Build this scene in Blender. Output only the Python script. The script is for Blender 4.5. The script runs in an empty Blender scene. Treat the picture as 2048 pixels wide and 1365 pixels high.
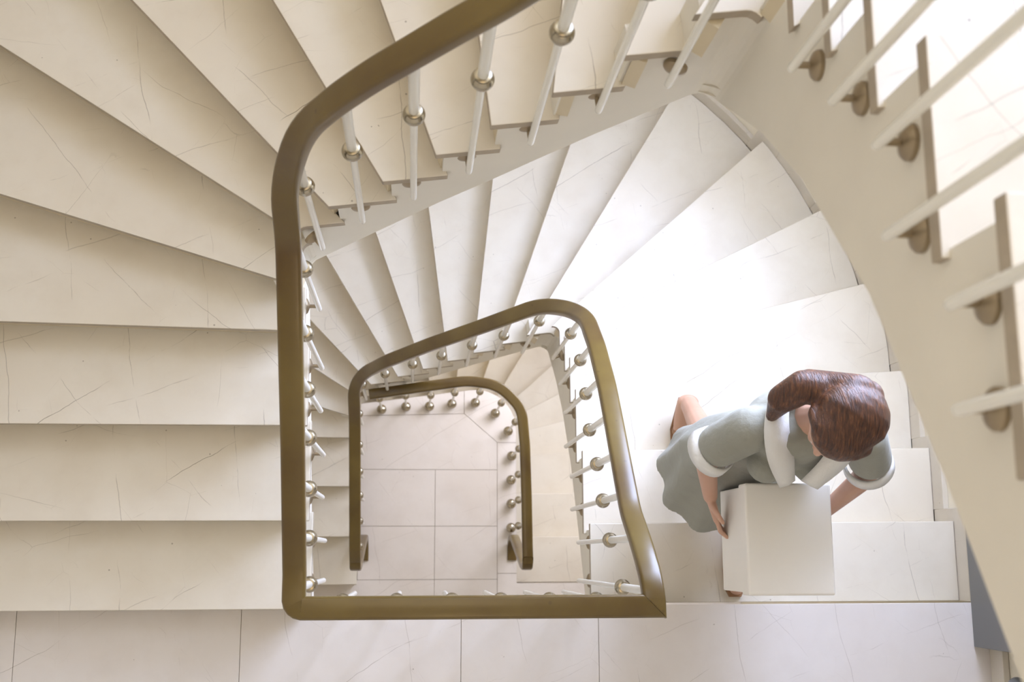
import bpy, bmesh, math, random
import numpy as np
from mathutils import Vector, Matrix, Euler
random.seed(7)
SC = bpy.context.scene
COL = SC.collection
R_ = 0.162                      # riser
H = 20 * R_                     # storey height

# ------------------------------------------------------------------ camera
FPX = 2296.283
CAMZ = 7.333
_d = np.array([(823.28 - 1024) / FPX, (1110.818 - 682.5) / FPX, 1.0]); _d /= np.linalg.norm(_d)
_e = np.array([1, 0, 0.0]); _e = _e - _d * (_e @ _d); _e /= np.linalg.norm(_e)
_n = np.cross(_d, _e); _n = -_n if _n[1] > 0 else _n
_c, _s = math.cos(0.003), math.sin(0.003)
_E = _c * _e + _s * _n; _N = -_s * _e + _c * _n
RW = np.stack([_E, _N, -_d], 1)
cam = bpy.data.cameras.new('camera'); camo = bpy.data.objects.new('camera', cam); COL.objects.link(camo)
cam.sensor_width = 36; cam.lens = FPX * 36 / 2048
m = Matrix.Identity(4)
for i in range(3):
    m[i][0] = RW[0][i]; m[i][1] = -RW[1][i]; m[i][2] = -RW[2][i]
m.translation = Vector((0, 0, CAMZ)); camo.matrix_world = m
cam.clip_start = 0.02
cam.dof.use_dof = True; cam.dof.focus_distance = 3.6; cam.dof.aperture_fstop = 4.5
SC.camera = camo

# ------------------------------------------------------------------ world, lights, exposure
w = bpy.data.worlds.new('world'); SC.world = w; w.use_nodes = True
bg = w.node_tree.nodes['Background']
bg.inputs[0].default_value = (0.80, 0.88, 1.0, 1); bg.inputs[1].default_value = 1.0
SC.view_settings.view_transform = 'Standard'; SC.view_settings.look = 'None'
SC.view_settings.exposure = 0.04; SC.view_settings.gamma = 1
SC.view_settings.use_curve_mapping = False
WINDOW_E = 15.0                 # brightness of the daylit window panes
FILL_E = 4.8                    # brightness of the unseen fill lamp added on the ceiling

# ------------------------------------------------------------------ materials
def mat(name, col, rough=0.5, metal=0.0, spec=0.5, coat=0.0):
    M = bpy.data.materials.new(name); M.use_nodes = True
    b = M.node_tree.nodes['Principled BSDF']
    b.inputs['Base Color'].default_value = (*col, 1); b.inputs['Roughness'].default_value = rough
    b.inputs['Metallic'].default_value = metal; b.inputs['Specular IOR Level'].default_value = spec
    b.inputs['Coat Weight'].default_value = coat
    return M
def N(M, t, **k):
    n = M.node_tree.nodes.new(t)
    for a, b in k.items(): setattr(n, a, b)
    return n
def L(M, a, b): M.node_tree.links.new(a, b)
def mix(M, fac, a, b, mode='MIX'):
    n = N(M, 'ShaderNodeMix', data_type='RGBA', blend_type=mode)
    for s, v in ((n.inputs[0], fac), (n.inputs[6], a), (n.inputs[7], b)):
        if hasattr(v, 'links'): L(M, v, s)
        else: s.default_value = v if isinstance(v, float) else (*v, 1)
    return n.outputs[2]
def math_(M, op, a, b=None, c=None):
    n = N(M, 'ShaderNodeMath', operation=op)
    for s, v in zip(n.inputs, (a, b, c)):
        if v is None: continue
        if hasattr(v, 'links'): L(M, v, s)
        else: s.default_value = v
    return n.outputs[0]
def ramp(M, fac, stops):
    n = N(M, 'ShaderNodeValToRGB'); L(M, fac, n.inputs[0]); el = n.color_ramp.elements
    while len(el) < len(stops): el.new(0.5)
    for e, (p, c) in zip(el, stops): e.position = p; e.color = (*c, 1)
    return n.outputs[0]
def noise(M, vec, scale, detail=3, rough=0.5):
    n = N(M, 'ShaderNodeTexNoise'); n.inputs['Scale'].default_value = scale
    n.inputs['Detail'].default_value = detail; n.inputs['Roughness'].default_value = rough
    if vec: L(M, vec, n.inputs['Vector'])
    return n.outputs[0]

def marble(name, base, warm, vein, vein_amt=0.8, rough=0.32, vscale=1.5):
    M = mat(name, base, rough); b = M.node_tree.nodes['Principled BSDF']
    tc = N(M, 'ShaderNodeTexCoord').outputs['Object']
    oi = N(M, 'ShaderNodeObjectInfo').outputs['Random']
    off = N(M, 'ShaderNodeCombineXYZ'); L(M, math_(M, 'MULTIPLY', oi, 9.0), off.inputs[2])
    va = N(M, 'ShaderNodeVectorMath', operation='ADD'); L(M, tc, va.inputs[0]); L(M, off.outputs[0], va.inputs[1])
    v = va.outputs[0]
    big = noise(M, v, 1.8, 4)
    c = mix(M, math_(M, 'MULTIPLY', ramp(M, big, [(0.42, (0, 0, 0)), (0.68, (1, 1, 1))]), 0.55), base, warm)
    cloud = noise(M, v, 7.0, 5, 0.6)
    c = mix(M, math_(M, 'MULTIPLY', ramp(M, cloud, [(0.45, (0, 0, 0)), (0.75, (1, 1, 1))]), 0.35), c, tuple(x * 0.93 for x in warm))
    # thin hair veins: distorted voronoi cell borders, broken up by noise
    nz = N(M, 'ShaderNodeTexNoise'); nz.inputs['Scale'].default_value = 3.0; nz.inputs['Detail'].default_value = 6; L(M, v, nz.inputs['Vector'])
    sc = N(M, 'ShaderNodeVectorMath', operation='MULTIPLY_ADD'); L(M, nz.outputs['Color'], sc.inputs[0]); sc.inputs[1].default_value = (0.07, 0.07, 0.07); L(M, v, sc.inputs[2])
    sp = N(M, 'ShaderNodeSeparateXYZ'); L(M, sc.outputs[0], sp.inputs[0])
    wob = noise(M, v, 1.3, 3, .5)
    for nx_, ny_, fr, wd, mk, am in ((-.53, .85, 1.55, .0016, 1.9, .85), (1.0, .12, 2.6, .0020, 2.7, .55), (-.35, .94, 3.3, .0022, 3.6, .35), (.75, .66, 1.9, .0016, 4.4, .45)):
        u = math_(M, 'MULTIPLY_ADD', sp.outputs[0], nx_, math_(M, 'MULTIPLY', sp.outputs[1], ny_))
        u = math_(M, 'MULTIPLY_ADD', wob, .10, u)
        u = math_(M, 'ADD', math_(M, 'MULTIPLY', u, fr), math_(M, 'MULTIPLY', oi, 7.3 * mk))
        fr_ = math_(M, 'FRACT', u)
        ln = math_(M, 'LESS_THAN', math_(M, 'ABSOLUTE', math_(M, 'SUBTRACT', fr_, .5)), wd * fr / 1.6)
        brk = ramp(M, noise(M, v, mk, 5, .6), [(.50, (0, 0, 0)), (.58, (1, 1, 1))])
        c = mix(M, math_(M, 'MULTIPLY', math_(M, 'MULTIPLY', ln, brk), vein_amt * am), c, vein)
    for scale, wd, amt, lo in ((vscale, 0.0011, vein_amt * .5, 0.57), (vscale * 1.9, 0.0016, vein_amt * 0.45, 0.53), (vscale * 4.5, 0.003, vein_amt * 0.22, 0.55)):
        vo = N(M, 'ShaderNodeTexVoronoi', feature='DISTANCE_TO_EDGE'); vo.inputs['Scale'].default_value = scale; L(M, sc.outputs[0], vo.inputs['Vector'])
        ln = math_(M, 'LESS_THAN', vo.outputs['Distance'], wd)
        brk = ramp(M, noise(M, v, 2.3 * scale / 1.5, 4), [(lo, (0, 0, 0)), (lo + 0.12, (1, 1, 1))])
        c = mix(M, math_(M, 'MULTIPLY', math_(M, 'MULTIPLY', ln, brk), amt), c, vein)
    # pits
    vp = N(M, 'ShaderNodeTexVoronoi', feature='F1'); vp.inputs['Scale'].default_value = 26.0; L(M, v, vp.inputs['Vector'])
    dot = math_(M, 'LESS_THAN', vp.outputs['Distance'], 0.075)
    sel = math_(M, 'GREATER_THAN', noise(M, v, 9.0, 2), 0.60)
    c = mix(M, math_(M, 'MULTIPLY', math_(M, 'MULTIPLY', dot, sel), 0.55), c, vein)
    L(M, c, b.inputs['Base Color'])
    L(M, math_(M, 'MULTIPLY_ADD', cloud, 0.25, rough - 0.1), b.inputs['Roughness'])
    return M
def painted(name, col, rough=0.55, amt=0.06, scale=6.0):
    M = mat(name, col, rough); b = M.node_tree.nodes['Principled BSDF']
    tc = N(M, 'ShaderNodeTexCoord').outputs['Object']
    L(M, mix(M, noise(M, tc, scale, 4), tuple(min(1, c * (1 + amt)) for c in col), tuple(c * (1 - amt) for c in col)), b.inputs['Base Color'])
    bp = N(M, 'ShaderNodeBump'); bp.inputs['Strength'].default_value = 0.05; bp.inputs['Distance'].default_value = 0.002
    L(M, noise(M, tc, 60, 4), bp.inputs['Height']); L(M, bp.outputs[0], b.inputs['Normal'])
    return M
M_TREAD = marble('cream_marble', (0.775, 0.715, 0.605), (0.68, 0.595, 0.46), (0.22, 0.17, 0.11))
M_FLOOR = marble('pale_marble', (0.76, 0.705, 0.655), (0.69, 0.615, 0.54), (0.30, 0.24, 0.18), 0.6)
M_TEDGE = painted('brown_stone_edge', (0.42, 0.35, 0.26), 0.7, 0.2, 25)  # darker brown for the side faces of the treads
M_RISER = painted('stone_riser', (0.66, 0.56, 0.38), 0.5)
M_SKIRT = marble('skirting_stone', (0.66, 0.60, 0.50), (0.58, 0.51, 0.40), (0.25, 0.2, 0.14), 0.8)
M_STRING = painted('cream_plaster', (0.77, 0.72, 0.615), 0.6)
M_WALL = painted('white_wall_paint', (0.82, 0.75, 0.60), 0.7)
M_GROUT = mat('dark_joint', (0.30, 0.24, 0.17), 0.9)
M_ROD = painted('cream_enamel', (0.82, 0.79, 0.70), 0.25, 0.02)
M_NICKEL = mat('aged_nickel', (0.40, 0.35, 0.26), 0.25, 1.0)
M_BRACKET = mat('tarnished_brass', (0.34, 0.27, 0.18), 0.42, 0.85)
M_FRAME = painted('white_window_paint', (0.8, 0.8, 0.78), 0.4)
M_GREY = mat('grey_metal_paint', (0.15, 0.148, 0.145), 0.35, 0.0, coat=0.15)
M_BLACK = mat('black_gap', (0.01, 0.01, 0.01), 0.6)

def wood():
    M = mat('varnished_olive_rail', (0.2, 0.13, 0.04), 0.3, 0.0, 0.4, coat=0.3)
    b = M.node_tree.nodes['Principled BSDF']
    tc = N(M, 'ShaderNodeTexCoord').outputs['Object']
    n1 = noise(M, tc, 3.5, 5); n2 = noise(M, tc, 55, 3)
    c = ramp(M, n1, [(0.32, (0.085, 0.045, 0.012)), (0.5, (0.125, 0.080, 0.019)), (0.68, (0.155, 0.105, 0.026))])
    c = mix(M, math_(M, 'MULTIPLY', n2, 0.25), c, (0.12, 0.075, 0.02))
    vp = N(M, 'ShaderNodeTexVoronoi', feature='F1'); vp.inputs['Scale'].default_value = 12.0; L(M, tc, vp.inputs['Vector'])
    c = mix(M, math_(M, 'MULTIPLY', math_(M, 'LESS_THAN', vp.outputs['Distance'], 0.06), 0.5), c, (0.07, 0.04, 0.015))
    L(M, c, b.inputs['Base Color'])
    b.inputs['Coat Roughness'].default_value = 0.16; b.inputs['Coat Weight'].default_value = 0.16
    return M
M_WOOD = wood()

def emis(name, col, e):
    M = bpy.data.materials.new(name); M.use_nodes = True; nt = M.node_tree
    nt.nodes.remove(nt.nodes['Principled BSDF']); em = nt.nodes.new('ShaderNodeEmission')
    em.inputs[0].default_value = (*col, 1); em.inputs[1].default_value = e
    nt.links.new(em.outputs[0], nt.nodes['Material Output'].inputs[0]); return M
M_SKYPANE = emis('daylit_frosted_pane', (0.56, 0.67, 1.0), WINDOW_E * .7)
M_PANE_MID = emis('bright_frosted_pane', (0.58, 0.685, 1.0), WINDOW_E * 2.3)
M_PANE_LOW = emis('low_frosted_pane', (0.80, 0.83, 1.0), WINDOW_E * 1.1)
M_PANE_TOP = emis('upper_frosted_pane', (0.80, 0.86, 1.0), WINDOW_E * .55)
M_FILL = emis('fill_lamp_bowl', (1.0, 0.80, 0.54), FILL_E)  # added fill lamp above the well, out of view
M_FILL3 = emis('small_fill_bowl', (1.0, 0.76, 0.46), 9.0)  # added out of view to warm the left treads and the landing
M_FILL2 = emis('warm_fill_bowl', (1.0, 0.78, 0.42), 6.0)  # added out of view to turn the lowest flight yellow

# ------------------------------------------------------------------ object helpers
def obj(name, verts, faces, m, parent=None, smooth=False):
    me = bpy.data.meshes.new(name); me.from_pydata([tuple(map(float, v)) for v in verts], [], faces); me.update()
    bm = bmesh.new(); bm.from_mesh(me); bmesh.ops.recalc_face_normals(bm, faces=bm.faces)
    bm.to_mesh(me); bm.free()
    if m: me.materials.append(m)
    if smooth:
        for p in me.polygons: p.use_smooth = True
    o = bpy.data.objects.new(name, me); COL.objects.link(o)
    if parent: o.parent = parent
    return o
def thing(name, label, cat, group=None, loc=(0, 0, 0)):
    o = bpy.data.objects.new(name, None); COL.objects.link(o); o.location = loc
    o['label'] = label; o['category'] = cat
    if group: o['group'] = group
    o.empty_display_size = 0.1
    return o
def struct(o, label, cat=None):
    o['kind'] = 'structure'; o['label'] = label
    if cat: o['category'] = cat
    return o
class MB:
    def __init__(s): s.v = []; s.f = []
    def add(s, v, f):
        b = len(s.v); s.v += [tuple(x) for x in v]; s.f += [tuple(i + b for i in q) for q in f]
    def prism(s, poly, z0, z1):
        n = len(poly); z0 = z0 if hasattr(z0, '__len__') else [z0] * n; z1 = z1 if hasattr(z1, '__len__') else [z1] * n
        v = [(p[0], p[1], z) for p, z in zip(poly, z0)] + [(p[0], p[1], z) for p, z in zip(poly, z1)]
        s.add(v, [tuple(range(n))[::-1], tuple(range(n, 2 * n))] + [(i, (i + 1) % n, n + (i + 1) % n, n + i) for i in range(n)])
    def box(s, a, b):
        s.prism([(a[0], a[1]), (b[0], a[1]), (b[0], b[1]), (a[0], b[1])], a[2], b[2])
    def lathe(s, prof, c=(0, 0, 0), n=20, axis=None):
        ax = Vector(axis or (0, 0, 1)).normalized(); u = ax.orthogonal().normalized(); w2 = ax.cross(u); c = Vector(c)
        v = []
        for r, h in prof:
            for k in range(n):
                a = 2 * math.pi * k / n; v.append(c + ax * h + (u * math.cos(a) + w2 * math.sin(a)) * r)
        f = []
        for i in range(len(prof) - 1):
            for k in range(n): f.append((i * n + k, i * n + (k + 1) % n, (i + 1) * n + (k + 1) % n, (i + 1) * n + k))
        f.append(tuple(range(n))[::-1]); f.append(tuple(range((len(prof) - 1) * n, len(prof) * n)))
        s.add(v, f)
    def build(s, name, m, parent=None, smooth=False): return obj(name, s.v, s.f, m, parent, smooth)
def bevel(o, w_, seg=2, ang=0.6):
    b = o.modifiers.new('bevel', 'BEVEL'); b.width = w_; b.segments = seg; b.limit_method = 'ANGLE'; b.angle_limit = ang
    return o
def autosmooth(o, ang=0.7):
    me = o.data
    for p in me.polygons: p.use_smooth = True
    try: me.set_sharp_from_angle(angle=ang)
    except Exception: pass
    return o

# ------------------------------------------------------------------ plan curves
def fillet(pts, rad, n=8):
    out = [np.array(pts[0], float)]
    for i in range(1, len(pts) - 1):
        a, b, c = [np.array(x, float) for x in pts[i - 1:i + 2]]; R = rad[i - 1]
        u = (a - b) / np.linalg.norm(a - b); v = (c - b) / np.linalg.norm(c - b)
        th = math.acos(u @ v); t = R / math.tan(th / 2); mm = (u + v) / np.linalg.norm(u + v); o = b + mm * R / math.sin(th / 2)
        p0 = b + u * t; p1 = b + v * t; a0 = math.atan2(*(p0 - o)[::-1]); a1 = math.atan2(*(p1 - o)[::-1])
        d = (a1 - a0 + math.pi) % (2 * math.pi) - math.pi
        for k in range(n + 1): out.append(o + R * np.array([math.cos(a0 + d * k / n), math.sin(a0 + d * k / n)]))
    out.append(np.array(pts[-1], float)); return np.array(out)
class Curve:
    def __init__(s, P):
        s.P = np.array(P); s.S = np.r_[0, np.cumsum(np.linalg.norm(np.diff(s.P, axis=0), axis=1))]; s.L = s.S[-1]
    def at(s, t): return np.array([np.interp(t, s.S, s.P[:, 0]), np.interp(t, s.S, s.P[:, 1])])
    def tan(s, t):
        a = s.at(max(0, t - .01)); b = s.at(min(s.L, t + .01)); return (b - a) / np.linalg.norm(b - a)
    def near(s, q):
        ts = np.linspace(0, s.L, 3000); pts = np.stack([np.interp(ts, s.S, s.P[:, 0]), np.interp(ts, s.S, s.P[:, 1])], 1)
        return ts[((pts - np.array(q)) ** 2).sum(1).argmin()]
    def hit(s, a, b):
        """curve parameter where the ray a->b (extended beyond b) crosses"""
        a = np.array(a, float); d = np.array(b, float) - a
        ts = np.linspace(0, s.L, 4000); pts = np.stack([np.interp(ts, s.S, s.P[:, 0]), np.interp(ts, s.S, s.P[:, 1])], 1) - a
        cr = pts[:, 0] * d[1] - pts[:, 1] * d[0]; ahead = pts @ d > 0
        cr = np.where(ahead, np.abs(cr), 9); return ts[cr.argmin()]
    def seg(s, t0, t1):
        t = [t0] + [x for x in s.S if t0 + 1e-4 < x < t1 - 1e-4] + [t1]; return [s.at(x) for x in t]
Y0 = -0.175
INNER = Curve(fillet([(-.33, Y0), (-.33, .897), (.655, 1.022), (.655, Y0)], [.03, .03], 5))
XL, XR = -1.72, 2.05
cxw, rw, cyw = (XL + XR) / 2, (XR - XL) / 2, 0.75
arc = [(cxw + rw * math.cos(a), cyw + rw * math.sin(a)) for a in np.linspace(math.pi, 0, 49)]
# the tile edge below the apse is a straight chord beside the thirteenth tread
OUTER = Curve([(XL, Y0)] + arc + [(XR, Y0)])
NOS = {1: ((-.33, -.175), (-1, -.175)), 2: ((-.33, .109), (-1, .109)), 3: ((-.33, .398), (-1, .398)), 4: ((-.33, .666), (-1.222, .684)),
       5: ((-.33, .768), (-1.193, 1.026)), 6: ((-.33, .880), (-1.167, 1.409)), 7: ((-.231, .905), (-.774, 1.478)), 8: ((-.085, .93), (-.473, 1.575)),
       9: ((.045, .948), (-.207, 1.663)), 10: ((.167, .966), (.065, 1.751)), 11: ((.289, .983), (.381, 1.847)), 12: ((.412, .997), (.75, 1.984)),
       13: ((.520, 1.008), (1.206, 2.143)), 14: ((.620, 1.018), (1.673, 1.961)), 15: ((.655, .943), (1.862, 1.554)), 16: ((.655, .822), (1.97, 1.165)),
       17: ((.655, .662), (2.036, .751)), 18: ((.655, .398), (2.04, .413)), 19: ((.655, .113), (2.05, .121)), 20: ((.655, -.175), (2.05, -.175))}
NI = {k: INNER.near(v[0]) for k, v in NOS.items()}
NO = {k: OUTER.hit(v[0], v[1]) for k, v in NOS.items()}
NI[1] = 0.0; NO[1] = 0.0; NI[20] = INNER.L; NO[20] = OUTER.L
# stringer underside (relative to the foot of a flight) against inner arc length
SB_S = [0, .262, .55, .85, 1.0, 1.08, 1.12, 1.288, 1.44, 1.60, 1.78, 1.978, 2.06, 2.156, 2.28, 2.36, 2.42, 2.51, 2.68, 2.82, 3.01, 3.19, 3.3]
SB_Z = [-.12, .056, .18, .298, .40, .55, .606, .817, 1.015, 1.196, 1.415, 1.627, 1.71, 1.893, 2.088, 2.188, 2.26, 2.368, 2.517, 2.61, 2.752, 2.871, 2.92]
def sbot(t): return float(np.interp(t, SB_S, SB_Z)) - .025 * min(1, max(0, (t - 2.06) / .1))

# ------------------------------------------------------------------ staircase
SLAB = 0.03
def make_flight(z0, label, lo=1, hi=19):
    st = thing('staircase', label, 'staircase', loc=(0, 0, 0))
    for k in range(lo, hi + 1):
        z = z0 + k * R_
        a, b = NI[k], NI[k + 1]; c, d = NO[k], NO[k + 1]
        # the slab runs a little way under the next riser
        inn = INNER.seg(a, min(INNER.L, b + .035)); out = OUTER.seg(c, min(OUTER.L, d + .035))
        poly = inn + out[::-1]
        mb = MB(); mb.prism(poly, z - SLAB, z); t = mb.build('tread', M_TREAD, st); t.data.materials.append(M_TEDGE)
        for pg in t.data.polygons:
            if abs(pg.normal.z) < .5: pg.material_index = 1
        bevel(t, .003, 2)
        # riser, set back under the nosing
        def back(P, Q, dd=.022):
            u = (Q - P) / np.linalg.norm(Q - P); nrm = np.array([u[1], -u[0]])
            # direction of ascent: clockwise round the well
            return nrm * -dd if nrm @ (np.array(INNER.at(min(INNER.L, a + .05))) - INNER.at(a)) < 0 else nrm * dd
        P, Q = INNER.at(a), OUTER.at(c); o1 = back(P, Q); u = (Q - P) / np.linalg.norm(Q - P)
        P2 = P + o1 + u * .018; Q2 = Q + o1; o2 = o1 / .022 * .03
        mb = MB(); mb.prism([P2, Q2, Q2 + o2, P2 + o2], z - R_, z - SLAB); mb.build('riser', M_RISER, st)
    # last riser up to the landing
    if hi == 19:
        P, Q = INNER.at(INNER.L) + np.array([.018, -.022]), OUTER.at(OUTER.L) + np.array([0, -.022])
        mb = MB(); z = z0 + H; mb.prism([P, Q, Q + np.array([0, -.03]), P + np.array([0, -.03])], z - R_, z - SLAB); mb.build('riser', M_RISER, st)
    # stringer: zigzag plaster band below the tread ends
    mb = MB(); T = .07
    def off(t, dd):
        tg = INNER.tan(t); return INNER.at(t) + np.array([-tg[1], tg[0]]) * dd
    for k in range(lo, hi + 1):
        a, b = NI[k] + (.022 if k > 1 else 0), min(INNER.L, NI[k + 1] + .022)
        ts = [a] + [x for x in INNER.S if a + 1e-3 < x < b - 1e-3] + [b]
        n = len(ts); ztop = z0 + k * R_ - SLAB
        v = []
        for t in ts:
            zb = z0 + sbot(t)
            p, q = off(t, .012), off(t, .012 + T); v += [(*p, zb), (*p, ztop), (*q, zb), (*q, ztop)]
        f = []
        for i in range(n - 1):
            j = i * 4
            f += [(j, j + 4, j + 5, j + 1), (j + 2, j + 3, j + 7, j + 6), (j + 1, j + 5, j + 7, j + 3), (j, j + 2, j + 6, j + 4)]
        j = (n - 1) * 4; f += [(0, 1, 3, 2), (j, j + 2, j + 3, j + 1)]
        mb.add(v, f)
    s = mb.build('stringer', M_STRING, st)
    # soffit: ruled underside
    v = []; f = []; n = 0
    for k in range(lo, hi + 1):
        for q in (0, .5):
            ti = NI[k] + (NI[k + 1] - NI[k]) * q; to = NO[k] + (NO[k + 1] - NO[k]) * q
            A = off(ti, .02); B = OUTER.at(to) + (OUTER.at(to) - INNER.at(ti)) * .01
            za = z0 + sbot(ti) + .01; zb = z0 + (k + q) * R_ - .36
            v += [(*A, za), (*B, zb), (*A, za + .04), (*B, zb + .04)]; n += 1
    A = off(INNER.L, .02); B = OUTER.at(OUTER.L)
    v += [(*A, z0 + sbot(INNER.L)), (*B, z0 + H - .36), (*A, z0 + sbot(INNER.L) + .04), (*B, z0 + H - .32)]; n += 1
    for i in range(n - 1):
        j = i * 4; f += [(j, j + 1, j + 5, j + 4), (j + 2, j + 6, j + 7, j + 3)]
    f += [(0, 2, 3, 1), ((n - 1) * 4, (n - 1) * 4 + 1, (n - 1) * 4 + 3, (n - 1) * 4 + 2)]
    mb = MB(); mb.add(v, f); mb.build('soffit', M_STRING, st)
    return st
flight_low = make_flight(0, 'middle of three winding marble staircases, the one the person is climbing')
flight_high = make_flight(H, 'topmost cream marble staircase, big treads at left and blurred stepped edge at upper right')
flight_base = make_flight(-H, 'lowest staircase, pale treads sinking below the ground floor behind the round-cornered railing')

# stepped stone skirting on the outer wall (set into the wall line)
def skirting(z0, name, label):
    mb = MB()
    for k in range(1, 20):
        t0 = max(0, NO[k] - .05); t1 = NO[k + 1] - .05 if k < 19 else NO[20]
        zt = z0 + k * R_ + .085; zb = z0 + (k - 1) * R_ + .002
        pts = []
        ts = [t0] + [x for x in OUTER.S if t0 + 1e-3 < x < t1 - 1e-3] + [t1]
        front = []; back_ = []
        for t in ts:
            tg = OUTER.tan(t); nn = np.array([-tg[1], tg[0]]); p = OUTER.at(t)
            front.append(p + nn * .001); back_.append(p + nn * .022)
        mb.prism([tuple(x) for x in front] + [tuple(x) for x in back_[::-1]], zb, zt)
    o = mb.build(name, M_SKIRT); struct(o, label); bevel(o, .002, 1)
skirting(0, 'baseboard_right', 'stepped stone skirting climbing beside the middle flight')
skirting(H, 'baseboard_upper', 'stepped stone skirting climbing beside the topmost flight')
skirting(-H, 'baseboard_lower', 'stepped stone skirting beside the lowest flight')

# ------------------------------------------------------------------ floors
G = .0022
def inset(poly, d):
    P = [np.array(p, float) for p in poly]; n = len(P); out = []
    area = sum(P[i][0] * P[(i + 1) % n][1] - P[(i + 1) % n][0] * P[i][1] for i in range(n)); sg = 1 if area > 0 else -1
    for i in range(n):
        a = P[i] - P[i - 1]; b = P[(i + 1) % n] - P[i]; a /= np.linalg.norm(a) + 1e-9; b /= np.linalg.norm(b) + 1e-9
        na = np.array([-a[1], a[0]]) * sg; nb = np.array([-b[1], b[0]]) * sg; m_ = na + nb; m_ /= np.linalg.norm(m_) + 1e-9
        out.append(tuple(P[i] + m_ * d / max(.4, m_ @ na)))
    return out
def slabs(name, polys, z, label, base_polys, thick=.02, body=.16, G=.0013):
    mb = MB()
    for p in polys: mb.prism(inset(p, G), z - thick, z)
    o = mb.build(name, M_FLOOR); struct(o, label); bevel(o, .0006, 1)
    mb = MB()
    for p in base_polys: mb.prism(p, z - body, z - .004)
    b = mb.build('grout_bed', M_GROUT, o)
    return o
XLw, XRw, YS = XL - .02, 2.095, -1.75
EY = -.148
# ground floor: landing strip + island filling the well
isl = fillet([(-.31, .955), (.66, 1.085), (.66, -.151)], [.26], 10)
top = [tuple(p) for p in isl]
pl = []
pl.append([(-.335, -.175), (-.335, .178), (.144, .178), (.144, -.151), (.537, -.151), (.537, -.175)][:0] or [(-.335, -.151), (-.335, .178), (.143, .178), (.143, -.151)])
pl.append([(.143, -.151), (.143, .178), (.537, .178), (.537, -.151)])
pl.append([(-.335, .178), (-.335, .533), (.143, .533), (.143, .178)])
pl.append([(.143, .178), (.143, .533), (.537, .533), (.537, .178)])
pl.append([(-.335, .533), (-.335, .874), (.325, .892), (.537, .708), (.537, .533)])
k1 = [p for p in top if p[0] <= .323]; yk = np.interp(.324, [top[0][0], top[1][0]], [top[0][1], top[1][1]])
pl.append([(-.335, .874), (-.335, .952), (.324, float(yk)), (.325, .892)])
mid = [p for p in top if p[0] > .326 and p[1] > .706]
pl.append([(.325, .892), (.324, float(yk))] + mid + [(.66, .706), (.537, .708)])
pl.append([(.537, -.115), (.537, .708), (.66, .706), (.66, -.115)])
# rows of slabs on the ground landing
pl.append([(XLw, -.46), (XLw, -.151), (-.335, -.151), (.143, -.151), (.143, -.46)])
pl.append([(.143, -.46), (.143, -.151), (.537, -.151), (.537, -.46)])
pl.append([(.537, -.46), (.537, -.115), (.66, -.115), (.66, -.175), (XRw, -.175), (XRw, -.46)])
x = XLw
for xa, xb in ((XLw, -.6), (-.6, .0), (.0, .6), (.6, 1.2), (1.2, XRw)):
    pl.append([(xa, YS), (xa, -.46), (xb, -.46), (xb, YS)])
floor0 = slabs('floor', pl, 0, 'pale marble ground floor seen down the well', [[(XLw, YS), (XLw, -.175), (-.333, -.152), (-.333, .954)] + top[1:-1] + [(.659, -.176), (XRw, -.175), (XRw, YS)]])
# landing slab at each storey; the well edge is moulded plaster with a pale stone lip
def landing(z, joints, name, label, lab2):
    pl = []
    xs = [XLw] + joints + [XRw]
    for xa, xb in zip(xs[:-1], xs[1:]):
        ya = Y0
        if xb <= -.33 or xa >= .655: p = [(xa, -.95), (xa, Y0), (xb, Y0), (xb, -.95)]
        else:
            p = [(xa, -.95)]
            if xa < -.33: p += [(xa, Y0), (-.33, Y0), (-.33, EY)]
            else: p += [(xa, EY)]
            if xb > .655: p += [(.655, EY), (.655, Y0), (xb, Y0)]
            else: p += [(xb, EY)]
            p += [(xb, -.95)]
        pl.append(p)
        pl.append([(xa, YS), (xa, -.95), (xb, -.95), (xb, YS)])
    base = [[(XLw, YS), (XLw, Y0 - .003), (-.328, Y0 - .003), (-.328, EY - .004), (.653, EY - .004), (.653, Y0 - .003), (XRw, Y0 - .003), (XRw, YS)]]
    o = slabs(name, pl, z, label, base, .02, .045, .0009)
    mb = MB(); mb.box((-.34, EY - .09, z - .30), (.665, EY - .012, z - .045))
    mb.box((XLw, YS, z - .22), (XRw, Y0 - .053, z - .045))
    e = mb.build('landing_edge', M_STRING, o)
    return o
landing(H, [-1.321, -.577, .174, .655], 'floor', 'cream marble landing along the bottom of the picture', '')
landing(2 * H, [-.9, -.2, .5, 1.2], 'floor', 'topmost landing floor behind the viewer', '')
landing(-H, [-.9, -.2, .5, 1.2], 'floor', 'basement floor under the lowest flight', '')
mb = MB(); mb.box((XLw - .1, Y0 - .2, -H - .1), (XRw, 2.8, -H)); o = mb.build('floor', M_FLOOR); struct(o, 'basement floor below the winding flight')

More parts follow.
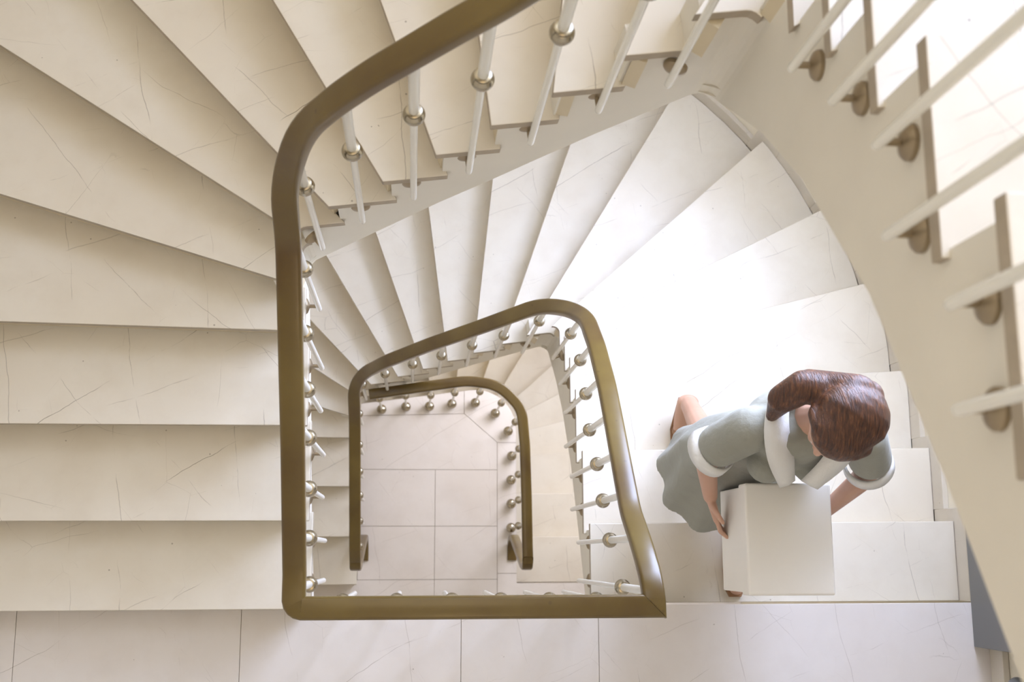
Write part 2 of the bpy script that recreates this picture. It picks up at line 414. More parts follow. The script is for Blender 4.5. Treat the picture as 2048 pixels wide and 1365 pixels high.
# ------------------------------------------------------------------ walls with window openings
ZB, ZT = -H - .1, 3 * H - .1
TOPZ = ZT
def wall_pts():
    pts = [(XL - .022, YS)] + [(cxw + (rw + .022) * math.cos(a), cyw + (rw + .022) * math.sin(a)) for a in np.linspace(math.pi, 0, 73)] + [(XR + .022, Y0), (2.095, Y0), (2.095, YS)]
    return pts
WP = wall_pts()
WZ = [(b_ + 3.85, b_ + 5.1) for b_ in (-H, 0)] + [(H + 3.35, H + 5.1)] + [(2 * H + 2.0, ZT - .12)]
WA = [(14, 58), (14, 58), (14, 58), (8, 112)]
mb = MB()
def quad(mbx, p, q, z0, z1): 
    mbx.add([(p[0], p[1], z0), (q[0], q[1], z0), (q[0], q[1], z1), (p[0], p[1], z1)], [(0, 1, 2, 3)])
def out_off(p, d):
    if p[1] > cyw:
        v = np.array([p[0] - cxw, p[1] - cyw]); v /= np.linalg.norm(v)
    else: v = np.array([-1., 0]) if p[0] < 0 else np.array([1., 0])
    return (p[0] + v[0] * d, p[1] + v[1] * d)
walls = {'wall_left': MB(), 'wall_back': MB(), 'wall_right': MB()}
panes = {0: [], 1: [], 2: [], 3: []}
for p, q in zip(WP[:-1], WP[1:]):
    mx, my = (p[0] + q[0]) / 2, (p[1] + q[1]) / 2; a = math.atan2(my - cyw, mx - cxw)
    key = 'wall_left' if mx < -1.0 else ('wall_right' if (mx > 1.15) else 'wall_back')
    W = walls[key]
    if my > cyw:
        z = ZB
        for i, (a0, a1) in enumerate(WZ):
            if not (math.radians(WA[i][0]) < a < math.radians(WA[i][1])): continue
            quad(W, p, q, z, a0); z = a1
            po, qo = out_off(p, .14), out_off(q, .14)
            W.add([(*p, a0), (*q, a0), (*qo, a0), (*po, a0)], [(0, 1, 2, 3)]); W.add([(*p, a1), (*q, a1), (*qo, a1), (*po, a1)], [(0, 1, 2, 3)])
            panes[i].append((out_off(p, .11), out_off(q, .11)))
        quad(W, p, q, z, ZT)
    else: quad(W, p, q, ZB, ZT)
for i, (a0, a1) in enumerate(WZ):
    for pr in (panes[i][0][0], panes[i][-1][1]):
        v = np.array([pr[0] - cxw, pr[1] - cyw]); v /= np.linalg.norm(v); W = walls['wall_right']
        A = (cxw + v[0] * (rw + .022), cyw + v[1] * (rw + .022)); B = (cxw + v[0] * (rw + .16), cyw + v[1] * (rw + .16)); quad(W, A, B, a0, a1)
for nme, W in walls.items():
    o = W.build(nme, M_WALL); struct(o, 'cream plastered curved stairwell wall')
mb = MB(); mb.box((XLw - .2, YS - .1, ZB), (XRw + .1, YS, ZT)); struct(mb.build('wall_front', M_WALL), 'cream plastered wall behind the landings')
mb = MB(); mb.box((XLw - .3, YS - .1, ZT), (XRw + .3, 3.0, ZT + .1)); struct(mb.build('ceiling', M_WALL), 'white ceiling over the stairwell')
for i, (a0, a1) in enumerate(WZ):
    P = [panes[i][0][0]] + [x[1] for x in panes[i]]
    mb = MB()
    n = len(P)
    for j in (0, n // 3, 2 * n // 3, n - 1):
        p = P[j]; v = np.array([p[0] - cxw, p[1] - cyw]); v /= np.linalg.norm(v); t = np.array([-v[1], v[0]])
        c = np.array(p); w2 = .025
        mb.prism([c - v * .03 - t * w2, c - v * .03 + t * w2, c + v * .03 + t * w2, c + v * .03 - t * w2], a0, a1)
    for zz in (a0, (a0 + a1) / 2 - .02, a1 - .05):
        for p, q in zip(P[:-1], P[1:]):
            pi, qi = out_off(p, -.03), out_off(q, -.03); po, qo = out_off(p, .03), out_off(q, .03)
            mb.prism([pi, qi, qo, po], zz, zz + .05)
    f = mb.build('window_%d' % (i + 1), M_FRAME); struct(f, 'white framed window bright with daylight')
    mb = MB()
    for p, q in zip(P[:-1], P[1:]): quad(mb, p, q, a0, a1)
    mb.build('pane', (M_PANE_LOW, M_PANE_MID, M_SKYPANE, M_PANE_TOP)[i], f)
# unseen bowl lamps added as warm fill light
def lamp(x, y, z, m, label, r=.3, hh=.14):
    t = thing('fill_lamp', label, 'lamp', loc=(x, y, z))
    mb = MB(); mb.lathe([(r * .5, 0), (r * .55, -.02), (r * .5, -.05)], n=32); mb.build('mount', M_NICKEL, t, True)
    mb = MB(); mb.lathe([(r, -.05), (r * .97, -.08), (r * .8, -.12), (r * .45, -.05 - hh), (0.01, -.06 - hh)], n=40); mb.build('bowl', m, t, True)
lamp(.15, .45, ZT, M_FILL, 'unseen round bowl lamp added on the ceiling as soft warm fill over the well', .55, .2)
lamp(.3, 1.9, -.75, M_FILL2, 'unseen round bowl lamp added under the stair to light the lowest flight yellow', .15, .1)

lamp(-1.15, .85, H + .16, M_FILL3, 'small unseen bowl lamp added under the left flight to warm the treads below', .13, .08)
lamp(.2, -.95, 2 * H - .23, M_FILL3, 'small unseen bowl lamp added under the topmost landing to warm the landing below', .16, .08)
# grey metal cupboard on the landing wall
cb = thing('metal_cabinet', 'dark grey glossy metal cupboard on the landing wall, behind the blurred stair edge', 'cabinet', loc=(2.0, -.33, H))
mb = MB(); mb.box((.014, 0, .0), (.066, .62, 1.9)); bx = mb.build('body', M_GREY, cb); bevel(bx, .003, 2)
mb = MB(); mb.box((.006, .035, .30), (.015, .60, 1.86)); bx = mb.build('door', M_GREY, cb); bevel(bx, .002, 1)
mb = MB(); mb.box((.0125, .028, .292), (.0145, .607, 1.868)); mb.build('door_gap', M_BLACK, cb)
mb = MB(); mb.box((2.07, YS, H), (2.094, -.331, H + .09)); o = mb.build('baseboard_landing', M_SKIRT); struct(o, 'stone skirting along the landing wall'); bevel(o, .002, 1)
kn = thing('wall_knob', 'dark grey round knob on the landing wall, cut by the lower right corner', 'knob', loc=(2.05, -.455, 3.46))
mb = MB(); mb.lathe([(.004, -.036)] + [(.042 * math.cos(a), .036 * math.sin(a)) for a in np.linspace(-1.3, 1.3, 13)] + [(.004, .036)], (0, 0, 0), 24, (1, 0, 0)); autosmooth(mb.build('knob_head', M_GREY, kn), .8)
mb = MB(); mb.lathe([(.014, .02), (.014, .036), (.03, .038), (.03, .044)], (0, 0, 0), 20, (1, 0, 0)); autosmooth(mb.build('knob_stem', M_GREY, kn), .6)
# ------------------------------------------------------------------ railings
RAIL = Curve(fillet([(-.298, -.133), (-.298, .862), (.623, .991), (.623, -.133)], [.10, .16], 12))
RODP = Curve(fillet([(-.298, -.14), (-.298, .876), (.623, 1.005), (.623, -.14)], [.10, .16], 12))
BALL_S = [.056, .189, .329, .47, .598, .738, .899, 1.0, 1.126, 1.265, 1.402, 1.54, 1.677, 1.80, 1.939, 2.078, 2.223, 2.363, 2.496, 2.624, 2.753, 2.893]
BALL_Z = [.608, .666, .716, .784, .86, .967, 1.05, 1.45, 1.65, 1.83, 1.98, 2.16, 2.31, 2.63, 2.92, 3.11, 3.235, 3.31, 3.465, 3.574, 3.697, 3.90]
FOOT_Z = [.10, .19, .298, .332, .463, .522, .656, 1.0, 1.141, 1.275, 1.441, 1.615, 1.758, 1.96, 2.28, 2.46, 2.60, 2.72, 2.80, 2.88, 2.98, 3.10]
RA = ([0.0, .116, .421, .795, .924, 1.013, 1.114, 1.319, 1.528, 1.717, 1.811, 1.871, 1.939, 2.074, 2.243, 2.403, 2.536, 2.656, 2.757, 2.837, 2.897, 2.95],
      [1.10, 1.135, 1.27, 1.455, 1.62, 1.80, 2.037, 2.346, 2.612, 2.87, 3.03, 3.16, 3.30, 3.51, 3.705, 3.845, 3.957, 4.061, 4.20, 4.285, 4.314, 4.314])
RB = ([0.0, .08, .153, .397, .626, .847, .946, .973, 1.018, 1.078, 1.162, 1.239, 1.327, 1.384, 1.6, 1.811, 1.939, 2.074, 2.243, 2.403, 2.536, 2.656, 2.757, 2.837, 2.95],
      [1.074, 1.076, 1.106, 1.216, 1.341, 1.46, 1.62, 1.71, 1.82, 1.93, 2.045, 2.131, 2.232, 2.29, 2.56, 2.9, 3.24, 3.45, 3.66, 3.81, 3.93, 4.04, 4.19, 4.28, 4.314])
def smooth_interp(tab, n=220):
    s = np.linspace(tab[0][0], tab[0][-1], n); z = np.interp(s, *tab)
    kz = np.ones(5) / 5
    zz = np.convolve(np.pad(z, 2, 'edge'), kz, 'valid'); return s, zz
def ribbon(pts, width, height, m, name, parent, cap=True, ups=None, ends=(None, None)):
    """flat rounded bar swept along pts; width stays horizontal"""
    pts = [Vector(p) for p in pts]; n = len(pts)
    w2, h2 = width / 2, height; b = min(.009, height * .35)
    sec = []
    for cx_, cz_, a0 in ((w2 - b, -b, 0), (-w2 + b, -b, 90), (-w2 + b, -h2 + b, 180), (w2 - b, -h2 + b, 270)):
        for k in range(4):
            a = math.radians(a0 + 30 * k); sec.append((cx_ + b * math.cos(a), cz_ + b * math.sin(a)))
    v = []; f = []
    for i, p in enumerate(pts):
        tg = (pts[min(n - 1, i + 1)] - pts[max(0, i - 1)]).normalized()
        side = ups[i] if ups else tg.cross(Vector((0, 0, 1)))
        side = Vector(side)
        if i == 0 and ends[0]: side = Vector(ends[0])
        if i == n - 1 and ends[1]: side = Vector(ends[1])
        scl = 1
        if (i == 0 and ends[0]) or (i == n - 1 and ends[1]): scl = side.length
        side.normalize(); up = side.cross(tg).normalized()
        if i in (0, n - 1) and scl != 1: up = Vector((0, 0, 1)) - tg * tg.z; up.normalize()
        for a, c in sec: v.append(p + side * a * scl + up * c)
    k = len(sec)
    for i in range(n - 1):
        for j in range(k): f.append((i * k + j, i * k + (j + 1) % k, (i + 1) * k + (j + 1) % k, (i + 1) * k + j))
    f.append(tuple(range(k))); f.append(tuple(range((n - 1) * k, n * k)))
    o = obj(name, v, f, m, parent); autosmooth(o, .6); return o
def baluster(parent, x, y, zf, zb, zt, disc=None, disc_z=None, base=False):
    """rod with a ball; parts hang under the baluster part"""
    mb = MB(); r1, r2 = .0085, .0115
    if base: mb.lathe([(.007, zf), (.007, zb), (.008, zb + .01), (.008, zt)], (x, y, 0), 14)
    else: mb.lathe([(.004, zf), (r1 * .9, zf + .006), (r1, zf + .014), (r1, zb - .005), (r2, zb + .012), (r2, zt)], (x, y, 0), 16)
    rod = autosmooth(mb.build('baluster', M_ROD, parent), .9)
    R = .0245 if not base else .0225
    mb = MB(); mb.lathe([(.002, -R)] + [(R * math.cos(a), R * math.sin(a)) for a in np.linspace(-1.35, 1.35, 13)] + [(.002, R)], (x, y, zb), 20)
    mb.lathe([(R * .72, R * .70), (R * .74, R * 1.0), (R * .6, R * 1.05)], (x, y, zb), 20)
    autosmooth(mb.build('ball_collar', M_NICKEL, rod), .9)
    if disc is not None:
        mb = MB(); c = Vector((x, y, disc_z)); d = Vector((disc[0], disc[1], 0)).normalized()
        mb.lathe([(.006, -.004), (.006, .026), (.012, .028), (.022, .032), (.026, .037), (.026, .046)], c, 18, d)
        autosmooth(mb.build('wall_bracket', M_BRACKET, rod), .6)
    if base:
        Rb = .031; mb = MB(); mb.lathe([(.004, -Rb)] + [(Rb * math.cos(a), Rb * math.sin(a)) for a in np.linspace(-1.3, 1.3, 15)] + [(.004, Rb)], (x, y, Rb * .98), 24)
        autosmooth(mb.build('foot_ball', M_NICKEL, rod), .9)
    return rod
def rail_pts(tab, z0, s0=None, s1=None):
    s, z = smooth_interp(tab); out = []
    for a, b in zip(s, z):
        if (s0 is not None and a < s0) or (s1 is not None and a > s1): continue
        p = RAIL.at(min(a, RAIL.L)); out.append((p[0], p[1], z0 + b))
    return out
S_UP = {14: 1.998, 15: 2.127, 16: 2.251, 17: 2.383, 18: 2.512, 19: 2.636, 20: 2.76}
def rods(parent, z0, tab, lo=0, hi=22):
    for i in range(lo, hi):
        s = S_UP.get(i, BALL_S[i]) if z0 > 0 else BALL_S[i]; tg = RAIL.tan(s - .007); nn = (-tg[1], tg[0]); p = RAIL.at(s - .007) + (np.array([0, .011]) if 6 < i < 14 else 0)
        zt = z0 + float(np.interp(s - .007, *tab)) - .030
        zf = z0 + FOOT_Z[i]
        ti = INNER.near(p); kk = max(k for k in NI if NI[k] <= ti + 1e-6 or k == 1)
        dz = min(zf + .068, z0 + min(kk, 19) * R_ - .072)
        zf = dz - .02 if i > 13 else (dz - .014 if i > 6 else min(zf, dz - .05))
        baluster(parent, p[0], p[1], zf, z0 + BALL_Z[i] - (.04 if 7 < i < 13 else 0), zt, nn, dz)
RWD = .060
def end_curl(x, z_end, y0, zmid=.2):
    pass
# middle flight railing, starts on the ground floor with a bent-back foot, ends in the mitred corner of the landing
rl = thing('stair_railing', 'middle railing, olive brown handrail climbing from the ground floor to the mitred landing corner', 'railing')
P = rail_pts(RA, 0, .05)
P = P[:-1]; side = Vector((1, 0, 0))
foot = [(-.298, .075, .02 + .0), (-.298, -.01, .03), (-.298, .05, .06), (-.298, .085, .14), (-.298, .088, .22), (-.298, .06, .34), (-.298, -.06, .86), (-.298, -.083, .98), (-.298, -.088, 1.04), (-.298, -.078, 1.085), (-.298, -.05, 1.11)]
def bez(pts, n=8):
    pts = [Vector(p) for p in pts]; out = []
    for i in range(len(pts) - 1):
        p0 = pts[max(0, i - 1)]; p1 = pts[i]; p2 = pts[i + 1]; p3 = pts[min(len(pts) - 1, i + 2)]
        for k in range(n):
            t = k / n; out.append(.5 * ((2 * p1) + (p2 - p0) * t + (2 * p0 - 5 * p1 + 4 * p2 - p3) * t * t + (3 * p1 - p0 - 3 * p2 + p3) * t ** 3))
    out.append(pts[-1]); return out
def rail_foot(x, inner_side, parent):
    q = bez([(x, -.035, .012), (x, .035, .02), (x, .075, .07), (x, .088, .15), (x, .08, .23), (x, .05, .36), (x, -.06, .84), (x, -.078, .95), (x, -.083, 1.02), (x, -.073, 1.072), (x, -.04, 1.095), (x, .0, 1.105)])
    return q
# sweep the level handrail to the mitre: last point is on the corner, cut at 45 degrees
CX, CY = .6345, -.133
def jog(P, x_to, s_from):
    out = []
    for p in P:
        if p[0] > .5 and p[1] < s_from:
            k = (s_from - p[1]) / (s_from - CY); out.append((p[0] + (x_to - p[0]) * min(1, max(0, k)), p[1], p[2]))
        else: out.append(p)
    return out
PA = [Vector(p) for p in rail_pts(RA, 0, .14)]
PA = [Vector((p[0], p[1], p[2])) for p in jog([tuple(p) for p in PA], CX, .12)]
PA = [p for p in PA if not (p.x > .5 and p.y < CY + .012)] + [Vector((CX, CY, H + 1.074))]
q = rail_foot(-.298, 1, rl)
q = q[:-8] + [Vector((-.298, -.03, 1.113)), Vector((-.298, -.01, 1.123))]
full = q + PA
ribbon(full, RWD, .036, M_WOOD, 'handrail', rl, ups=[(1, 0, 0)] * len(q) + [((PA[min(i + 1, len(PA) - 1)] - PA[max(i - 1, 0)]).cross(Vector((0, 0, 1)))) for i in range(len(PA))], ends=(None, (-1, 1, 0)))
rods(rl, 0, RA, 1, 22)
# upper railing: landing guard plus the topmost flight
ru = thing('stair_railing', 'upper railing, wide olive brown handrail crossing the landing and sweeping up to the top edge', 'railing')
PB = rail_pts(RB, H, .12)
zl = H + 1.074
corner = [Vector((CX - .0016, CY, zl)), Vector((.5, CY, zl)), Vector((0, CY, zl)), Vector((-.25, CY, zl))]
cr = [Vector((-.298 + .022 - .022 * math.sin(a), CY + .022 - .022 * math.cos(a), zl)) for a in np.linspace(0.1, math.pi / 2 - .1, 5)]
PBv = corner + cr + [Vector((-.298, -.09, zl)), Vector((-.298, -.05, zl))] + [Vector(p) for p in PB]
sides = []
for i in range(len(PBv)):
    d = PBv[min(i + 1, len(PBv) - 1)] - PBv[max(i - 1, 0)]; sides.append(d.cross(Vector((0, 0, 1))))
ribbon(PBv, RWD, .036, M_WOOD, 'handrail', ru, ups=sides, ends=((-1, 1, 0), None))
rods(ru, H, RB, 0, 22)
for x in (-.2, -.042, .12, .265, .41, .55):
    baluster(ru, x, -.1335, H - .14, H + .62, zl - .03, (0, -1), H - .09)
# mitre cap making the square outer corners
# ground railing
rg = thing('stair_railing', 'lowest railing, round-cornered brown handrail on ball-footed balusters around the ground floor edge', 'railing')
gp = Curve(fillet([(-.245, .872), (.30, .955), (.475, .93), (.60, .80), (.617, .60), (.625, .30), (.629, .0)], [.4, .22, .16, .4, .8], 8))
pts = [Vector((*gp.at(s), 1.02)) for s in np.linspace(0, gp.L, 90)]
q = rail_foot(.629, -1, rg)[:-8]; q = [Vector((p.x, p.y, p.z * .93)) for p in q][::-1]
allp = pts[:-3] + [Vector((.629, -.02, 1.03)), Vector((.629, -.05, 1.025))] + q
ribbon(allp, .058, .034, M_WOOD, 'handrail', rg, ups=[(pts[min(i + 1, 89)] - pts[max(i - 1, 0)]).cross(Vector((0, 0, 1))) for i in range(87)] + [(-1, 0, 0)] * (len(allp) - 87))
for (x, y), (mx, my) in zip(((-.202, .912), (-.048, .93), (.101, .934), (.244, .951), (.394, .959), (.522, .892), (.605, .778), (.627, .619), (.623, .467), (.623, .317), (.622, .167)),
                ((0, 0),) * 11):
    baluster(rg, x, y, .05, .535, .995, base=True)

# ------------------------------------------------------------------ person carrying a box
def skin_mat():
    M = mat('skin', (0.60, 0.36, 0.25), 0.5); b = M.node_tree.nodes['Principled BSDF']
    tc = N(M, 'ShaderNodeTexCoord').outputs['Object']
    L(M, mix(M, noise(M, tc, 14, 4), (0.64, 0.40, 0.29), (0.52, 0.29, 0.19)), b.inputs['Base Color'])
    b.inputs['Subsurface Weight'].default_value = 0.08; b.inputs['Subsurface Radius'].default_value = (.02, .008, .004); return M
def cloth_mat(name, a, c, sc=220):
    M = mat(name, a, 0.85); b = M.node_tree.nodes['Principled BSDF']
    tc = N(M, 'ShaderNodeTexCoord').outputs['Object']
    L(M, mix(M, noise(M, tc, 9, 5), a, c), b.inputs['Base Color'])
    bp = N(M, 'ShaderNodeBump'); bp.inputs['Strength'].default_value = 0.5; bp.inputs['Distance'].default_value = 0.012
    L(M, math_(M, 'ADD', noise(M, tc, 14, 3), math_(M, 'MULTIPLY', noise(M, tc, sc, 2), .1)), bp.inputs['Height']); L(M, bp.outputs[0], b.inputs['Normal'])
    b.inputs['Sheen Weight'].default_value = 0.15; return M
def hair_mat():
    M = mat('brown_hair', (0.09, 0.035, 0.015), 0.42); b = M.node_tree.nodes['Principled BSDF']
    tc = N(M, 'ShaderNodeTexCoord'); mp = N(M, 'ShaderNodeMapping'); mp.inputs['Scale'].default_value = (95, 14, 22); L(M, tc.outputs['Object'], mp.inputs[0])
    n = noise(M, mp.outputs[0], 2.2, 5, .6)
    L(M, ramp(M, n, [(.3, (.030, .011, .006)), (.55, (.10, .036, .014)), (.75, (.24, .095, .036))]), b.inputs['Base Color'])
    bp = N(M, 'ShaderNodeBump'); bp.inputs['Strength'].default_value = 0.7; bp.inputs['Distance'].default_value = 0.006; L(M, n, bp.inputs['Height']); L(M, bp.outputs[0], b.inputs['Normal'])
    return M
M_SKIN = skin_mat(); M_DRESS = cloth_mat('sage_cotton', (0.34, 0.33, 0.27), (0.27, 0.265, 0.215)); M_WCLOTH = cloth_mat('white_cotton', (0.80, 0.78, 0.73), (0.75, 0.72, 0.66)); M_HAIR = hair_mat()
M_BOX = painted('white_card', (0.90, 0.85, 0.76), 0.6, 0.03); M_LEATHER = mat('tan_leather', (0.33, 0.17, 0.08), 0.5); M_EYE = mat('eye_white', (0.8, 0.78, 0.75), 0.2); M_LIP = mat('lips', (0.5, 0.18, 0.15), 0.4)
def cap(mb, p, q, r0, r1, n=14, fx=1.0, wide=None):
    """tapered capsule from p to q; wide = direction stretched by fx"""
    p, q = Vector(p), Vector(q); ax = q - p; ln = ax.length; ax = ax.normalized() if ln > 1e-6 else Vector((0, 0, 1))
    u = ax.orthogonal().normalized()
    if wide is not None: u = (Vector(wide) - ax * Vector(wide).dot(ax)).normalized()
    w2 = ax.cross(u); prof = []
    for a in np.linspace(-math.pi / 2 + .12, 0, 5): prof.append((r0 * math.cos(a), r0 * math.sin(a)))
    for a in np.linspace(0, math.pi / 2 - .12, 5): prof.append((r1 * math.cos(a), ln + r1 * math.sin(a)))
    v = []
    for r, h in prof:
        for k in range(n):
            a = 2 * math.pi * k / n; v.append(p + ax * h + (u * math.cos(a) * fx + w2 * math.sin(a)) * r)
    f = [(i * n + k, i * n + (k + 1) % n, (i + 1) * n + (k + 1) % n, (i + 1) * n + k) for i in range(len(prof) - 1) for k in range(n)]
    f += [tuple(range(n))[::-1], tuple(range((len(prof) - 1) * n, len(prof) * n))]
    mb.add(v, f)
def chain(mb, pts, rs, **k):
    for i in range(len(pts) - 1): cap(mb, pts[i], pts[i + 1], rs[i], rs[i + 1], **k)
def melt(o, vox, it=4, fac=.5):
    r = o.modifiers.new('remesh', 'REMESH'); r.mode = 'VOXEL'; r.voxel_size = vox; r.use_smooth_shade = True
    sm = o.modifiers.new('smooth', 'SMOOTH'); sm.iterations = it; sm.factor = fac; return o
pw = thing('person', 'person in a sage dress with white collar, brown hair, head bowed over a white box', 'person', loc=(0, 0, 0))
# head frame
HC = Vector((1.165, .345, 4.30)); HF = Vector((-.52, -.70, -.44)).normalized(); HX = HF.cross(Vector((0, 0, 1))).normalized(); HU = HX.cross(HF).normalized()
def hp(x, y, z): return HC + HX * x + HF * y + HU * z
b = MB()
cap(b, hp(0, -.012, .02), hp(0, .012, .025), .088, .082, 20)
cap(b, hp(0, .03, -.01), hp(0, .045, -.065), .066, .048, 18)
cap(b, hp(0, .062, -.085), hp(0, .064, -.088), .026, .024)
for sgn in (-1, 1):
    cap(b, hp(.030 * sgn, .074, -.022), hp(.034 * sgn, .066, -.03), .021, .019)
    cap(b, hp(.014 * sgn, .083, .026), hp(.044 * sgn, .070, .026), .010, .008)
    cap(b, hp(.079 * sgn, -.005, .008), hp(.083 * sgn, -.008, -.022), .013, .009)
    cap(b, hp(.012 * sgn, .098, -.022), hp(.008 * sgn, .098, -.024), .008, .008)
chain(b, [hp(0, .083, .02), hp(0, .104, -.014), hp(0, .102, -.022)], [.008, .012, .009])
cap(b, hp(-.014, .090, -.050), hp(.014, .090, -.050), .0075, .0075)
NB = Vector((1.145, .385, 4.075))
chain(b, [NB, hp(0, -.01, -.07)], [.058, .05])
cap(b, (1.03, .37, 4.05), (1.27, .35, 4.05), .05, .05)
def hand(b, wrist, d, up, side, curl):
    """d = along the palm, up = back of hand normal, side = towards the thumb"""
    d, up, side = Vector(d).normalized(), Vector(up).normalized(), Vector(side).normalized(); w0 = Vector(wrist)
    for k, o in enumerate((.026, .009, -.009, -.026)):
        cap(b, w0 + side * o * .6, w0 + d * .075 + side * o, .015, .0125, 10)
        base = w0 + d * .078 + side * o; ln = (.040, .045, .042, .033)[k]; dd = d.copy(); p = base
        for j, sc in enumerate((1, .68, .55)):
            q = p + dd * ln * sc; cap(b, p, q, .0088 - .0009 * j, .0082 - .0009 * j, 10)
            p = q; c, s2 = math.cos(curl), math.sin(curl); dd = (dd * c - up * s2 * (1)).normalized(); up2 = up
    p = w0 + d * .018 + side * .026; q = p + (d * .7 + side * .8 - up * .2).normalized() * .042
    cap(b, p, q, .0125, .010, 10); cap(b, q, q + (d + side * .15 - up * .3).normalized() * .032, .0098, .008, 10)
# right arm (left in the picture) and left arm
chain(b, [(.965, .36, 4.045), (.905, .30, 3.83), (.965, .185, 3.64)], [.047, .037, .024])
hand(b, (.968, .178, 3.63), (.35, -.85, -.38), (-.85, -.25, -.45), (-.25, -.2, .9), .55)
chain(b, [(1.345, .325, 4.045), (1.405, .235, 3.84), (1.335, .135, 3.66)], [.047, .037, .024])
hand(b, (1.333, .130, 3.65), (-.30, -.85, -.40), (.88, -.25, -.40), (.25, -.2, .9), .55)
# legs: front foot on the nineteenth tread, rear heel lifted on the seventeenth
T17, T19 = 17 * R_, 19 * R_
chain(b, [(1.14, .345, 3.60), (1.17, .17, 3.40)], [.078, .056]); chain(b, [(1.17, .17, 3.40), (1.18, .14, 3.29), (1.19, .045, T19 + .09)], [.053, .052, .034])
chain(b, [(1.19, .05, T19 + .075), (1.19, -.03, T19 + .045), (1.19, -.09, T19 + .032), (1.19, -.13, T19 + .028)], [.032, .030, .027, .018], fx=1.35, wide=(1, 0, 0))
chain(b, [(1.06, .355, 3.60), (1.085, .35, 3.29)], [.078, .055]); chain(b, [(1.085, .35, 3.29), (1.085, .43, 3.14), (1.08, .58, T17 + .17)], [.052, .052, .034])
chain(b, [(1.08, .59, T17 + .15), (1.08, .535, T17 + .085), (1.08, .48, T17 + .034), (1.08, .44, T17 + .028)], [.033, .032, .028, .018], fx=1.35, wide=(1, 0, 0))
body = b.build('body', M_SKIN, pw, True); melt(body, .0045, 3)
for sgn in (-1, 1):
    b = MB(); cap(b, hp(.030 * sgn, .079, .004), hp(.030 * sgn, .0795, .004), .0105, .0105, 12); b.build('eye', M_EYE, pw, True)
b = MB(); cap(b, hp(-.018, .097, -.050), hp(.018, .097, -.050), .005, .005); b.build('lips', M_LIP, pw, True)
# hair: cap, side locks and a loose tail on the nape
b = MB()
cap(b, hp(0, -.038, .035), hp(0, .004, .048), .100, .084, 22)
cap(b, hp(0, -.045, -.01), hp(0, -.04, .03), .092, .095, 20)
for sgn in (-1, 1): chain(b, [hp(.05 * sgn, .028, .070), hp(.078 * sgn, .012, .03), hp(.080 * sgn, -.02, -.03)], [.028, .024, .02])
chain(b, [hp(-.0, -.10, .0), Vector((1.075, .455, 4.265)), Vector((1.035, .43, 4.20)), Vector((1.025, .39, 4.13))], [.05, .048, .042, .018])
chain(b, [hp(.03, -.10, .02), Vector((1.10, .475, 4.24)), Vector((1.06, .46, 4.16))], [.05, .035, .016])
h = b.build('hair', M_HAIR, pw, True); melt(h, .006, 2)
# dress
b = MB()
chain(b, [(1.145, .375, 4.00), (1.125, .345, 3.86), (1.105, .338, 3.74), (1.095, .345, 3.62)], [.118, .108, .100, .118], n=24, fx=1.28, wide=(1, 0, 0))
cap(b, (1.13, .42, 4.01), (1.15, .36, 4.04), .085, .085, 20, 1.9, (1, 0, 0))
cap(b, (1.01, .365, 4.055), (1.29, .345, 4.055), .062, .062, 18)
chain(b, [(.985, .36, 4.05), (.925, .325, 3.93)], [.070, .068], n=18); chain(b, [(1.325, .335, 4.05), (1.385, .285, 3.94)], [.070, .066], n=18)
for sgn in (-1, 1): cap(b, (1.14 + .07 * sgn, .275, 3.93), (1.14 + .07 * sgn, .27, 3.92), .062, .062)
def ringv(c, rx, ry, wav, ph, n=72):
    return [Vector((c[0] + (rx * (1 + wav * math.sin(9 * a + ph) + wav * .5 * math.sin(5 * a + 1.3))) * math.cos(a), c[1] + (ry * (1 + wav * math.sin(9 * a + ph))) * math.sin(a), c[2] + .25 * wav * math.sin(4 * a))) for a in np.linspace(0, 2 * math.pi, n, endpoint=False)]
rows = [((1.105, .338, 3.76), .125, .105, .0), ((1.095, .345, 3.66), .165, .128, .01), ((1.09, .34, 3.54), .20, .135, .02), ((1.095, .295, 3.40), .215, .175, .04), ((1.095, .275, 3.28), .225, .205, .055)]
v = []; n = 72
for c, rx, ry, wv in rows: v += ringv(c, rx, ry, wv, c[2] * 2)
for c, rx, ry, wv in rows[::-1]: v += ringv(c, rx - .014, ry - .014, wv, c[2] * 2)
nr = len(rows) * 2
f = [(i * n + k, i * n + (k + 1) % n, ((i + 1) % nr) * n + (k + 1) % n, ((i + 1) % nr) * n + k) for i in range(nr) for k in range(n)]
b.add(v, f)
dr = b.build('dress', M_DRESS, pw, True); melt(dr, .0065, 3)
# white cuffs
def ring(mb, c, ax, r, h, th, n=28, flare=.006):
    c = Vector(c); ax = Vector(ax).normalized(); u = ax.orthogonal().normalized(); w2 = ax.cross(u); v = []
    for rr, hh in ((r, -h), (r + th, -h), (r + th + flare, h), (r + flare, h)):
        for k in range(n):
            a = 2 * math.pi * k / n; v.append(c + ax * hh + (u * math.cos(a) + w2 * math.sin(a)) * rr)
    f = [(i * n + k, i * n + (k + 1) % n, ((i + 1) % 4) * n + (k + 1) % n, ((i + 1) % 4) * n + k) for i in range(4) for k in range(n)]
    mb.add(v, f)
b = MB(); ring(b, (.912, .312, 3.885), (-.45, -.3, -.9), .066, .02, .008); b.build('cuff', M_WCLOTH, pw, True)
b = MB(); ring(b, (1.397, .272, 3.895), (.45, -.3, -.9), .064, .02, .008); b.build('cuff', M_WCLOTH, pw, True)
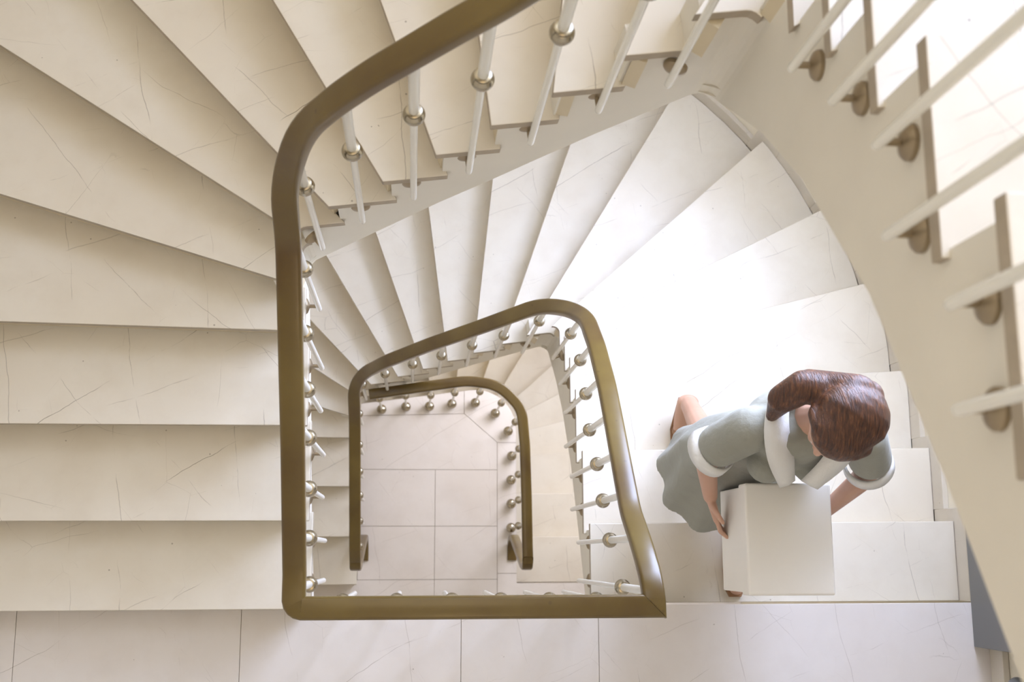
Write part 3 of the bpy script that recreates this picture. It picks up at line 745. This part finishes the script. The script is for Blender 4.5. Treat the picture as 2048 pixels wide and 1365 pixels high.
# collar: two lapels joined behind the neck
def lapel(inner, outer, name):
    q1 = bez(inner, 5); q2 = bez(outer, 5); v = []; f = []
    for a, c in zip(q1, q2): v += [a, a.lerp(c, .5) + Vector((0, -.004, .010)), c]
    for i in range(len(q1) - 1):
        for j in (0, 1): f.append((i * 3 + j, i * 3 + j + 1, i * 3 + j + 4, i * 3 + j + 3))
    o = obj(name, v, f, M_WCLOTH, pw, True); sd = o.modifiers.new('solid', 'SOLIDIFY'); sd.thickness = .006; sd.offset = 0; return o
lapel([(1.145, .452, 4.135), (1.085, .425, 4.13), (1.075, .36, 4.125), (1.10, .28, 4.08), (1.13, .215, 3.99)],
      [(1.145, .50, 4.105), (1.045, .47, 4.105), (1.005, .37, 4.12), (1.02, .27, 4.085), (1.085, .195, 3.985)], 'collar')
lapel([(1.145, .452, 4.135), (1.205, .425, 4.13), (1.215, .36, 4.125), (1.19, .28, 4.08), (1.15, .215, 3.99)],
      [(1.145, .50, 4.105), (1.245, .47, 4.105), (1.285, .37, 4.12), (1.27, .27, 4.085), (1.20, .19, 3.985)], 'collar')
# sandals
def sandal(pts, z, heel):
    b = MB(); n = len(pts); v = []
    for (x, y, w_), zz in zip(pts, heel):
        v += [(x - w_, y, zz), (x + w_, y, zz), (x + w_, y, zz + .011), (x - w_, y, zz + .011)]
    f = [(0, 1, 2, 3), ((n - 1) * 4, (n - 1) * 4 + 1, (n - 1) * 4 + 2, (n - 1) * 4 + 3)]
    for i in range(n - 1):
        for j in range(4): f.append((i * 4 + j, i * 4 + (j + 1) % 4, i * 4 + 4 + (j + 1) % 4, i * 4 + 4 + j))
    b.add(v, f); return b.build('sandal', M_LEATHER, pw)
s1 = sandal([(1.19, .09, .028), (1.19, .03, .034), (1.19, -.06, .042), (1.19, -.12, .040), (1.19, -.155, .022)], 0, [T19 + .001] * 5)
b = MB(); ring(b, (1.19, -.075, T19 + .034), (0, 1, .1), .037, .010, .003, flare=0); b.build('strap', M_LEATHER, s1, True)
s2 = sandal([(1.08, .615, .028), (1.08, .565, .033), (1.08, .50, .042), (1.08, .45, .040), (1.08, .415, .022)], 0, [T17 + .105, T17 + .055, T17 + .004, T17 + .001, T17 + .001])
b = MB(); ring(b, (1.08, .488, T17 + .038), (0, 1, .5), .037, .010, .003, flare=0); b.build('strap', M_LEATHER, s2, True)
# the box
bt = thing('storage_box', 'white lidded cardboard box carried by the person at waist height', 'box', loc=(1.155, .045, 3.53))
o = MB(); o.box((-.128, -.162, 0), (.128, .162, .275)); o = o.build('box_body', M_BOX, bt); bevel(o, .004, 2)
o = MB(); o.box((-.136, -.170, .245), (.136, .170, .318)); o = o.build('lid', M_BOX, bt); bevel(o, .007, 3)
